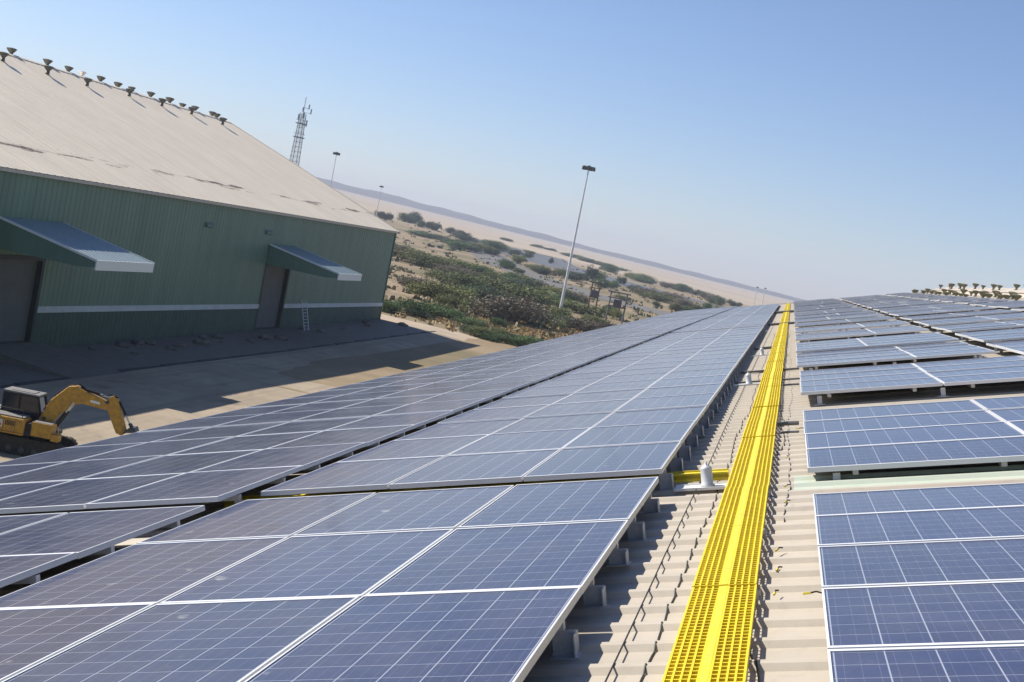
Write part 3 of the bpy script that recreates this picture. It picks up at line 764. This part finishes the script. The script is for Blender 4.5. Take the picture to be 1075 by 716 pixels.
vent_thing(M_VENTW, 'shiny white roof vent among the dark ones on the warehouse ridge', .8, 'vents on the roof of the green warehouse', Matrix.Translation((-76, 123.4, RZ-.1)))

# white step ladder leaning by the second door
t = empty('step_ladder', 'pale step ladder standing against the plinth beside the far awning', 'ladder', loc=(WX+1.1, 127.2, land(WX, 127)))
for yy_ in (0, 1.3):
    k = MB(); k.tube([(.9, yy_, 0), (0, yy_+.05, 3.1)], .045, 6); k.build('rail', M_GALV, t)
k = MB()
for i in range(9):
    f = (i+.6)/9.6; k.tube([(.9-.9*f, .0, 3.1*f), (.9-.9*f, 1.3, 3.1*f)], .03, 5)
k.build('rungs', M_GALV, t)
# drain along the yard, rubbish along the plinth, rubble at our eave
k = MB()
for i in range(24):
    y = 15+i*6; k.box(-43.5, -43.1, y, y+5.99, land(-43, y+3)-.3, land(-43, y+3)+.07)
tag(k.build('kerb', mat('dirty_kerb', (.055, .055, .055), .9)), None, None, None, 'structure')
def stone(r, seed):
    k = MB(); rr = random.Random(seed); n = 7
    prof = [(.02, 0), (r*.9, 0), (r, r*.35), (r*.6, r*.7), (.03, r*.8)]
    k.lathe(prof, n)
    k.v = [(x*rr.uniform(.75, 1.25), y*rr.uniform(.75, 1.25), z*rr.uniform(.7, 1.2)) for x, y, z in k.v]
    return k.mesh('stone', M_STONE)
ST = [stone(.35, s) for s in range(4)]
for i in range(26):
    y = rnd.uniform(84, 117) if i < 17 else rnd.uniform(128, 156); x = WX + rnd.uniform(.8, 4.0)
    o = link('stone', ST[i % 4]); o.location = (x, y, land(x, y)+.02); o.rotation_euler.z = rnd.uniform(0, 6); s = rnd.uniform(.5, 1.7); o.scale = (s, s*1.3, s)
    tag(o, 'lump of rubble lying at the foot of the green warehouse wall', 'stone', 'rubble lumps along the wall')
for i, (x, y, s) in enumerate(((-29.5, 79, 1.2), (-29, 77, .8), (-27.5, 95, 1.1), (-30.5, 73, .9), (-29.5, 66, .8))):
    o = link('stone', ST[i % 4]); o.location = (x, y, land(x, y)+.03); o.scale = (s, s, s*1.5)
    tag(o, 'dark stone on the sunlit yard near our eave', 'stone', 'stones on the sunlit yard')

# ------------------------------------------------------------------ the excavator
EX = empty('excavator', 'yellow crawler excavator with black cab and folded boom parked in the yard', 'excavator', loc=(-33.95, 54.8, land(-35, 54.8)+.02), rz=R(14)); EX.scale = (.90, .90, .90)
def bevel(o, wd, seg=2):
    m = o.modifiers.new('bevel', 'BEVEL'); m.width = wd; m.segments = seg; m.limit_method = 'ANGLE'; return o
k = MB(); k.box(-1.5, 2.2, -.55, .55, .50, .98); k.lathe([(.72, .98), (.72, 1.12)], 20, (.3, 0, 0))
bevel(k.build('chassis', M_EXK, EX), .03)
for s in (-1, 1):
    k = MB(); out_ = []
    for q in range(13): a_ = -PI/2 + PI*q/12; out_.append((2.45+.43*math.cos(a_), .46+.43*math.sin(a_)))
    for q in range(13): a_ = PI/2 + PI*q/12; out_.append((-1.75+.43*math.cos(a_), .46+.43*math.sin(a_)))
    y0, y1 = (s*1.0-.26, s*1.0+.26); k.prism(out_, y0+.05, y1-.05)
    for q in range(34):      # grouser shoes
        f = q/34*len(out_); 
    L1 = 4.2
    for q in range(22):
        x = -1.75+L1*q/21; k.box(x-.07, x+.07, y0, y1, .88, .93); k.box(x-.07, x+.07, y0, y1, -.0, .05)
    for q in range(7):
        a_ = -PI/2+PI*(q+.5)/7; Mr = Matrix.Translation((2.45, 0, .46)) @ Matrix.Rotation(-a_, 4, 'Y'); k.box(.40, .46, y0, y1, -.07, .07, M=Mr)
        Mr = Matrix.Translation((-1.75, 0, .46)) @ Matrix.Rotation(PI-a_, 4, 'Y'); k.box(.40, .46, y0, y1, -.07, .07, M=Mr)
    tr = k.build('crawler_track', M_TYRE, EX)
    for q in range(6):
        k = MB()
        x = -1.2+q*.66; n0 = len(k.v); k.lathe([(.16, -.03), (.16, .03), (.05, .04)], 12); k.v[n0:] = [(x+v[0], s*1.0+s*(.23+v[2]), .30+v[1]) for v in k.v[n0:]]
        k.build('roller', M_EXG, tr)
k = MB(); k.box(-1.6, 2.0, -1.12, 1.15, 1.06, 1.24); k.build('turntable', M_EXK, EX)
k = MB()
out = [(-2.35, -.75), (-2.15, -1.05), (-1.8, -1.18), (.72, -1.18), (.72, -.2), (-.9, -.1), (-.9, 1.18), (-1.8, 1.18), (-2.15, 1.05), (-2.35, .75)]
lo = [(x, y, 1.0) for x, y in out]; hi = [(x, y, 1.86) for x, y in out]; n = len(k.v); k.v += lo+hi; m_ = len(out)
k.f.append(tuple(range(m_-1, -1, -1))); k.m.append(0); k.f.append(tuple(range(m_, 2*m_))); k.m.append(0)
for i in range(m_): j = (i+1) % m_; k.f.append((i, j, m_+j, m_+i)); k.m.append(0)
cw = bevel(k.build('engine_housing', M_EXY, EX), .07, 3)
k = MB(); k.box(-2.1, .6, -1.05, -.15, 1.862, 1.93); k.box(-1.9, -1.0, -.05, 1.0, 1.862, 2.0); k.tube([(-1.2, -.45, 1.9), (-1.2, -.45, 2.25)], .06)
bevel(k.build('engine_deck', M_DECK, EX), .02)
k = MB(); k.box(-.92, -.42, -1.187, -1.183, 1.30, 1.68); lg = k.build('decal', M_AWNW, cw)
k = MB()
for (a, b, c, d, mi) in ((-1.58, -1.50, 1.54, 1.64, 0), (-1.47, -1.38, 1.50, 1.62, 1), (-1.34, -1.22, 1.55, 1.63, 0), (-1.56, -1.42, 1.36, 1.44, 1), (-1.36, -1.26, 1.34, 1.46, 0), (-1.22, -1.16, 1.36, 1.5, 1)):
    k.box(a+.7, b+.7, -1.190, -1.1875, c, d, mi)
k.build('decal_mark', [M_EXK, mat('red_mark', (.4, .03, .03), .5)], lg)
k = MB(); k.box(.72, 1.06, -1.08, -.2, 1.24, 1.70)
for i in range(5): k.box(.74+i*.06, .77+i*.06, -1.10, -1.08, 1.28, 1.66)
k.build('grille', M_EXK, EX)
k = MB(); k.box(1.06, 2.12, -1.16, -.40, 1.10, 1.84); tk = bevel(k.build('tank', M_EXY, EX), .05)
k = MB(); k.box(1.12, 2.05, -1.10, -.46, 1.842, 1.86); k.build('tank_top', M_DECK, tk)
k = MB(); k.box(2.12, 2.5, -1.16, -.6, 1.02, 1.36); k.tube([(2.45, -1.12, 1.36), (2.45, -1.12, 1.75), (2.2, -1.12, 1.84)], .025); k.build('step', M_EXY, EX)
k = MB()
for x in (-1.75, -1.1, -.35, .25): k.box(x-.008, x+.008, -1.188, -1.182, 1.08, 1.80)
k.box(-2.0, .70, -1.188, -1.182, 1.12, 1.14)
for q in range(6): k.box(-.28+.085*q, -.23+.085*q, -1.188, -1.182, 1.45, 1.70)
k.build('panel_seam', M_EXK, cw)
k = MB()
k.tube([(-2.0, -1.05, 1.92), (-2.0, -1.05, 2.3), (.5, -1.05, 2.3), (.5, -1.05, 1.92)], .022, 5); k.tube([(-.75, -1.05, 1.92), (-.75, -1.05, 2.3)], .02, 5)
k.build('handrail', M_EXK, EX)
# cab: frame, roof, glass, seat
cx0, cx1, cy0, cy1 = -.95, 1.05, .02, 1.12
k = MB(); pr = [(cx0, 1.24), (cx0, 2.92), (cx1-.25, 2.92), (cx1, 2.1), (cx1, 1.24)]
def bars(y):
    for a, b in zip(pr, pr[1:]+pr[:1]): k.tube([(a[0], y, a[1]), (b[0], y, b[1])], .06, 6)
    k.tube([(-.1, y, 1.24), (-.1, y, 2.92)], .05, 6)
bars(cy0); bars(cy1)
for p in pr: k.tube([(p[0], cy0, p[1]), (p[0], cy1, p[1])], .06, 6)
k.box(cx0, cx1, cy0, cy1, 1.24, 1.75)
cab = k.build('cab', M_EXK, EX)
k = MB(); k.box(cx0-.06, cx1-.18, cy0-.06, cy1+.06, 2.94, 3.03); k.box(cx0+.3, cx1-.5, cy0+.15, cy1-.15, 3.03, 3.06); bevel(k.build('cab_roof', M_DECK, cab), .025)
k = MB()
for y in (cy0+.012, cy1-.012): k.poly([(p[0], y, p[1] if p[1] > 1.3 else 1.75) for p in pr])
k.quad((cx1-.26, cy0+.06, 2.9), (cx1-.26, cy1-.06, 2.9), (cx1-.01, cy1-.06, 2.1), (cx1-.01, cy0+.06, 2.1)); k.quad((cx0+.02, cy0+.06, 1.75), (cx0+.02, cy1-.06, 1.75), (cx0+.02, cy1-.06, 2.88), (cx0+.02, cy0+.06, 2.88))
k.build('cab_glass', M_GLASS, cab)
# boom, stick, bucket and rams
def arm(name, prof, y0, y1, m, par): return bevel((lambda q: (q.prism(prof, y0, y1), q.build(name, m, par))[1])(MB()), .035)
by = -.08
bm = arm('boom', [(1.05, 1.80), (1.65, 1.60), (2.15, 2.35), (2.75, 2.95), (3.2, 3.08), (4.40, 2.98), (4.55, 3.38), (3.3, 3.72), (2.75, 3.92), (2.35, 3.86), (1.55, 3.0)], by-.19, by+.19, M_EXY, EX)
k = MB()
for y in (by-.20, by+.20): k.tube([(1.15, y, 1.9), (1.55, y, 2.9), (2.35, y, 3.80), (2.75, y, 3.90), (3.3, y, 3.70)], .035, 5)
for f in range(6): x = 1.35+f*.2; z = 2.6+f*.22; k.tube([(x, by-.17, z), (x, by+.17, z)], .03, 5)
k.build('hose', M_EXY, bm)
k = MB()
for d in (-.05, .0, .05): k.tube([(1.2, by+d, 2.35), (1.7, by+d, 3.28), (2.4, by+d, 3.94), (2.8, by+d, 4.02), (3.2, by+d, 3.86), (3.9, by+d, 3.66), (4.4, by+d, 3.80), (4.9, by+d, 3.70)], .022, 5)
k.build('hydraulic_hose', M_EXK, bm)
k = MB()
for (x, z) in ((4.42, 3.40), (1.35, 1.95)): k.tube([(x, by-.24, z), (x, by+.24, z)], .10, 10)
k.build('pivot_pin', M_EXG, bm)
k = MB(); k.prism([(3.55, 3.24), (4.05, 3.20), (4.05, 3.33), (3.55, 3.37)], by-.196, by-.192); k.build('decal', M_AWNW, bm)
def ram(p, q, par, r=.075):
    p, q = Vector(p), Vector(q); k = MB(); k.tube([p, p.lerp(q, .62)], r, 10); o = k.build('ram', M_EXK, par); k = MB(); k.tube([p.lerp(q, .6), q], r*.55, 10); k.build('rod', M_GALV, o)
ram((1.9, by-.25, 1.5), (2.75, by-.25, 3.1), bm); ram((1.9, by+.25, 1.5), (2.75, by+.25, 3.1), bm)
ram((2.9, by, 3.86), (4.55, by, 3.62), bm, .085)
sk = arm('stick', [(4.28, 3.30), (4.42, 3.62), (4.62, 3.78), (4.92, 3.62), (5.62, 2.02), (5.42, 1.80), (5.10, 1.88)], by-.16, by+.16, M_EXY, EX)
ram((4.98, by, 3.55), (5.72, by, 2.45), sk, .065)
k = MB()
bp = [(5.45, 1.95), (5.75, 2.30), (6.05, 2.38), (6.20, 2.10), (6.10, 1.80), (5.82, 1.84), (5.95, 2.08), (5.75, 2.05)]
k.prism(bp, by-.36, by+.36); 
for i in range(4): k.box(5.76, 5.86, by-.34+i*.2, by-.26+i*.2, 1.70, 1.86)
bevel(k.build('bucket', M_EXG, EX), .02)
k = MB(); k.prism([(5.66, 2.5), (5.74, 2.5), (5.92, 2.3), (5.84, 2.24)], by-.2, by+.2); k.build('linkage', M_EXK, sk)

# ------------------------------------------------------------------ masts, tower, pole frames
def mast(x, y, h, label, r=.24, head=1.0, group='tall floodlight masts'):
    t = empty('light_mast', label, 'light mast', loc=(x, y, land(x, y)), group=group)
    k = MB(); k.tube([(0, 0, 0), (0, 0, h*.5), (0, 0, h)], [r, r*.72, r*.42], 10); k.lathe([(r*1.7, 0), (r*1.7, .15), (r*1.1, .2)], 10); k.build('pole', M_WHITEP, t)
    k = MB(); k.box(-1.15*head, 1.15*head, -.08, .08, h-.1, h+.12); k.box(-.09, .09, -.8*head, .8*head, h-.1, h+.12); k.lathe([(.25*head, h-.4), (.34*head, h-.1), (.34*head, h+.25)], 10)
    hd = k.build('head_frame', M_LAMP, t)
    for px, py in ((-1.05, -.1), (-.55, -.15), (.55, -.15), (1.05, -.1), (-.2, -.8), (.25, -.8), (0, .8)):
        k = MB(); k.box(-.22*head, .22*head, -.16*head, .16*head, -.62*head, 0, M=Matrix.Translation((px*head, py*head, h-.05)) @ Matrix.Rotation(.35 if py < 0 else -.35, 4, 'X')); k.build('floodlight', M_LAMP, hd)
    return t
mast(-43.7, 246.2, 29.4, 'tall white floodlight mast standing in the scrub beyond the yard', .29)
mast(-122, 320, 26.0, 'thin floodlight mast rising just right of the lattice tower', .17, .75)
mast(-203.3, 600, 23.5, 'faint far floodlight mast over the beige roof corner', .2, .8)
mast(-23.5, 700, 14.6, 'small pale pole in the far plain left of the walkway end, left of two', .22, .5, 'small poles in the far plain')
mast(-19.4, 700, 14.9, 'small pale pole in the far plain left of the walkway end, right of two', .22, .5, 'small poles in the far plain')
tx, ty = -157.9, 380.0
TW = empty('lattice_tower', 'grey lattice telecom tower behind the warehouse ridge', 'tower', loc=(tx, ty, land(tx, ty)))
Hh = 42.5-land(tx, ty)
def tw(z): return 1.75 - 1.15*z/Hh
for sx, sy in ((1, 1), (1, -1), (-1, 1), (-1, -1)):
    k = MB(); k.tube([(sx*tw(0), sy*tw(0), 0), (sx*tw(Hh*.9), sy*tw(Hh*.9), Hh*.9)], .10, 6); k.build('leg', M_TOWER, TW)
k = MB(); z = 0
while z < Hh*.88:
    z2 = z+max(1.5, tw(z)*1.35)
    c = [(-1, -1), (1, -1), (1, 1), (-1, 1)]
    for i in range(4):
        a, b = c[i], c[(i+1) % 4]
        k.tube([(a[0]*tw(z), a[1]*tw(z), z), (b[0]*tw(z2), b[1]*tw(z2), z2)], .04, 4); k.tube([(b[0]*tw(z), b[1]*tw(z), z), (a[0]*tw(z2), a[1]*tw(z2), z2)], .04, 4)
        k.tube([(a[0]*tw(z), a[1]*tw(z), z), (b[0]*tw(z), b[1]*tw(z), z)], .045, 4)
    z = z2
k.build('bracing', M_TOWER, TW)
for zz in (31.1, 35.3):
    z = zz-land(tx, ty); k = MB(); k.box(-1.35, 1.35, -1.35, 1.35, z-.2, z+.08)
    for a, b in (((-1.35, -1.35), (1.35, -1.35)), ((1.35, -1.35), (1.35, 1.35)), ((1.35, 1.35), (-1.35, 1.35)), ((-1.35, 1.35), (-1.35, -1.35))): k.tube([(*a, z+1), (*b, z+1)], .05, 4)
    k.build('platform', M_TOWER, TW)
for (dx, dy, zz, h) in ((1.9, -.6, 34.6, 2.0), (2.3, .3, 38.6, 1.6), (-.9, -1.0, 36.2, 1.8), (.8, -1.2, 37.0, 1.8), (1.2, .9, 40.0, 1.5), (-.6, .8, 39.0, 1.4)):
    z = zz-land(tx, ty); k = MB(); k.box(dx-.16, dx+.16, dy-.10, dy+.10, z, z+h); k.tube([(0, 0, z+.2), (dx, dy, z+.2)], .06, 4); k.build('antenna', M_TOWER, TW)
k = MB(); k.tube([(0, 0, Hh*.86), (0, 0, Hh+1)], .10, 6); k.build('spire', M_TOWER, TW)
def pole_frame(x, y, h, gap, label, m, rz):
    t = empty('transformer_frame', label, 'pole frame', loc=(x, y, land(x, y)), rz=rz, group='double pole frames in the scrub')
    for s in (-1, 1):
        k = MB(); k.tube([(s*gap/2, 0, -.2), (s*gap/2, 0, h)], [.19, .14], 7); k.build('post', m, t)
    k = MB(); k.box(-gap/2-.7, gap/2+.7, -.1, .1, h-.25, h); k.box(-gap/2-.2, gap/2+.2, -.12, .12, h*.55, h*.55+.25); k.box(-gap/2-.5, gap/2+.5, -.08, .08, h-1.4, h-1.2); k.build('crossarm', m, t)
    k = MB(); k.box(-.8, .8, -.5, .5, h*.55+.25, h*.55+1.6)
    for i in range(5): k.box(-.7+i*.32, -.6+i*.32, -.62, -.5, h*.55+.4, h*.55+1.4)
    k.build('transformer', M_GREYSTEEL, t)
    k = MB()
    for x_ in (-gap/2-.5, 0, gap/2+.5): k.lathe([(.06, h), (.10, h+.1), (.06, h+.2), (.10, h+.3), (.03, h+.45)], 8, (x_, 0, 0))
    k.build('insulators', M_STRIPE, t)
pole_frame(-43.8, 285, 7.6, 1.7, 'brown double pole frame right of the tall white mast', M_WOOD, .1)
pole_frame(-35.3, 262, 7.0, 3.3, 'dark wide double pole frame with transformer just above the roof edge', M_GREYSTEEL, .05)

# ------------------------------------------------------------------ shrubs and trees
def crown(seed, h, nclump, leaves, leaf, flat=1.0):
    """a broken dome of leaf clumps, 1 m wide, h high"""
    rr = random.Random(seed); k = MB()
    lobes = [(rr.uniform(-.28, .28), rr.uniform(-.28, .28), rr.uniform(.30, .62)*h, rr.uniform(.16, .26)) for _ in range(7)]
    for _ in range(nclump):
        lx, ly, lz, lr = rr.choice(lobes)
        d = Vector((rr.gauss(0, 1), rr.gauss(0, 1), rr.gauss(0, .9))).normalized()*lr*rr.uniform(.45, 1.15)
        c = Vector((lx+d.x, ly+d.y, max(.03*h, lz+d.z*h*1.5)))
        cr = rr.uniform(.03, .075)
        for _ in range(leaves):
            p = c + Vector((rr.gauss(0, cr), rr.gauss(0, cr), rr.gauss(0, cr*.8)))
            if p.z < .01: p.z = .01
            s = leaf*rr.uniform(.6, 1.4)
            a = Vector((rr.gauss(0, 1), rr.gauss(0, 1), rr.gauss(0, .7))).normalized(); b = a.cross(Vector((rr.gauss(0, 1), rr.gauss(0, 1), rr.gauss(0, 1)))).normalized()
            k.quad(p-a*s-b*s*.5, p+a*s-b*s*.5, p+a*s+b*s*.5, p-a*s+b*s*.5)
    return k
def stem(seed, h):
    rr = random.Random(seed); k = MB()
    for i in range(4):
        a = rr.uniform(0, 6.28); x, y = .24*math.cos(a), .24*math.sin(a)
        k.tube([(x*.08, y*.08, -.02), (x*.4, y*.4, .25*h), (x, y, .62*h)], [.022, .016, .007], 5)
    return k
PRO = []
for i in range(10):
    kind = i % 5; h = (.55, .62, .7, .5, .6)[kind]
    PRO.append((crown(50+i, h, 260, 26, .0135).mesh('crown', M_LEAF[kind]), stem(90+i, h).mesh('trunk', M_TRUNK), h))
TALLP = (crown(201, 1.3, 150, 16, .028).mesh('crown', M_LEAF[2]), stem(202, 1.3).mesh('trunk', M_TRUNK), 1.3)
LAB = [('leafy bush in the hedge row beside the dirt track', 'bush', 'hedge bushes along the dirt track', (1, 1, 2, 0)),
       ('large rounded bush in the thicket below the tall white mast', 'bush', 'large bushes in the thicket', (0, 1, 0, 2, 3, 1)),
       ('olive bush in the band behind the far corner of the green warehouse', 'bush', 'bushes behind the warehouse corner', (4, 0, 0, 3)),
       ('distant dark tree along the near edge of the pale sand plain', 'tree', 'distant trees at the sand plain', (2, 1, 2)),
       ('bush on the open ground between the thicket and the salt flat', 'bush', 'bushes between thicket and salt flat', (1, 0, 2, 4)),
       ('bush beyond the grey road, seen right behind the tall white mast', 'bush', 'bushes beyond the grey road', (1, 2, 4, 1)),
       ('bush around the two double pole frames above the roof edge', 'bush', 'bushes around the pole frames', (0, 1, 4, 3)),
       ('bush in the far scrub where the plain meets the roof end', 'bush', 'bushes near the roof end', (1, 2, 0, 3))]
EXTRA = []
for i, s in enumerate(SHRUBS):
    if s[0] in (0, 1, 2, 6) or s[0] in (3, 4, 5, 7): EXTRA.append((s[0], s[1]+rnd.uniform(-.9, .9)*s[3], s[2]+rnd.uniform(.6, 2.6)*s[3], s[3]*rnd.uniform(.7, 1.0), s[4]*rnd.uniform(.7, 1.0)))
for i, (g, x, y, wd, ht) in enumerate(SHRUBS+EXTRA):
    lab, cat, grp, cols = LAB[g]; c = cols[i % len(cols)]
    tall = ht > wd*1.15
    cr, st, h = TALLP if tall else PRO[c + 5*(i % 2)]
    name = 'tree' if (cat == 'tree' or tall) else 'bush'
    if i == 13: lab, (cr, st, h) = 'largest grey brown bush, at the front of the thicket above the yellow grass', PRO[3]
    if i == 71: lab = 'tallest tree beyond the grey road, just right of the white mast'
    if i == 37: lab = 'narrow spiky tree above the warehouse corner at the sand edge'
    t = empty(name, lab, cat if not tall else 'tree', loc=(x, y, land(x, y)), rz=rnd.uniform(0, 6.28), group=grp)
    sx = wd*(2.1 if g == 0 else 1.75 if g in (1, 2, 6) else 1.65)*rnd.uniform(.92, 1.1); sz = ht/h*(1.2 if g in (1, 2, 6) else 1.12)
    t.scale = (sx, sx*rnd.uniform(.9, 1.3), sz)
    link('crown', cr, t); link('trunk', st, t)
# low cover: dry grass and thorn scrub nobody could count
def cover(name, m, n, area, size, seed, hgt):
    rr = random.Random(seed); k = MB()
    for _ in range(n):
        x, y = area(rr); z = land(x, y); s0 = size*rr.uniform(.5, 1.6)
        for _ in range(7):
            px, py = x+rr.gauss(0, s0*.6), y+rr.gauss(0, s0*.6); a = rr.uniform(0, PI); c, s = math.cos(a)*s0*.35, math.sin(a)*s0*.35
            hh = hgt*rr.uniform(.4, 1.2); lx, ly = rr.gauss(0, hh*.4), rr.gauss(0, hh*.4)
            k.quad((px-c, py-s, z-.02), (px+c, py+s, z-.02), (px+c*.6+lx, py+s*.6+ly, z+hh), (px-c*.6+lx, py-s*.6+ly, z+hh*.9))
    tag(k.build(name, m), None, None, None, 'stuff')
def yellow_area(rr):
    while True:
        x, y = rr.gauss(-40, 7), rr.gauss(196, 13)
        if 164 < y < 235 and x < -22: return x, y
cover('dry_grass', M_DRY, 1500, yellow_area, .4, 5, .32)
def scrub_area(rr):
    y = 175*math.exp(rr.uniform(0, 1.75)); return -y*rr.uniform(.04, .36), y
cover('thorn_scrub', M_SCRUB, 800, scrub_area, 1.0, 6, .8)

# ------------------------------------------------------------------ the dusty air
HM = bpy.data.materials.new('hazy_air'); HM.use_nodes = True; t = HM.node_tree
t.nodes.remove(t.nodes['Principled BSDF']); pv = t.nodes.new('ShaderNodeVolumePrincipled')
pv.inputs['Color'].default_value = (.76, .83, 1, 1); pv.inputs['Density'].default_value = .00017; pv.inputs['Anisotropy'].default_value = 0
t.links.new(pv.outputs[0], t.nodes['Material Output'].inputs['Volume'])
k = MB(); k.box(-3300, 1600, -110, 5800, -12, 135)
tag(k.build('haze', HM), None, None, None, 'stuff')
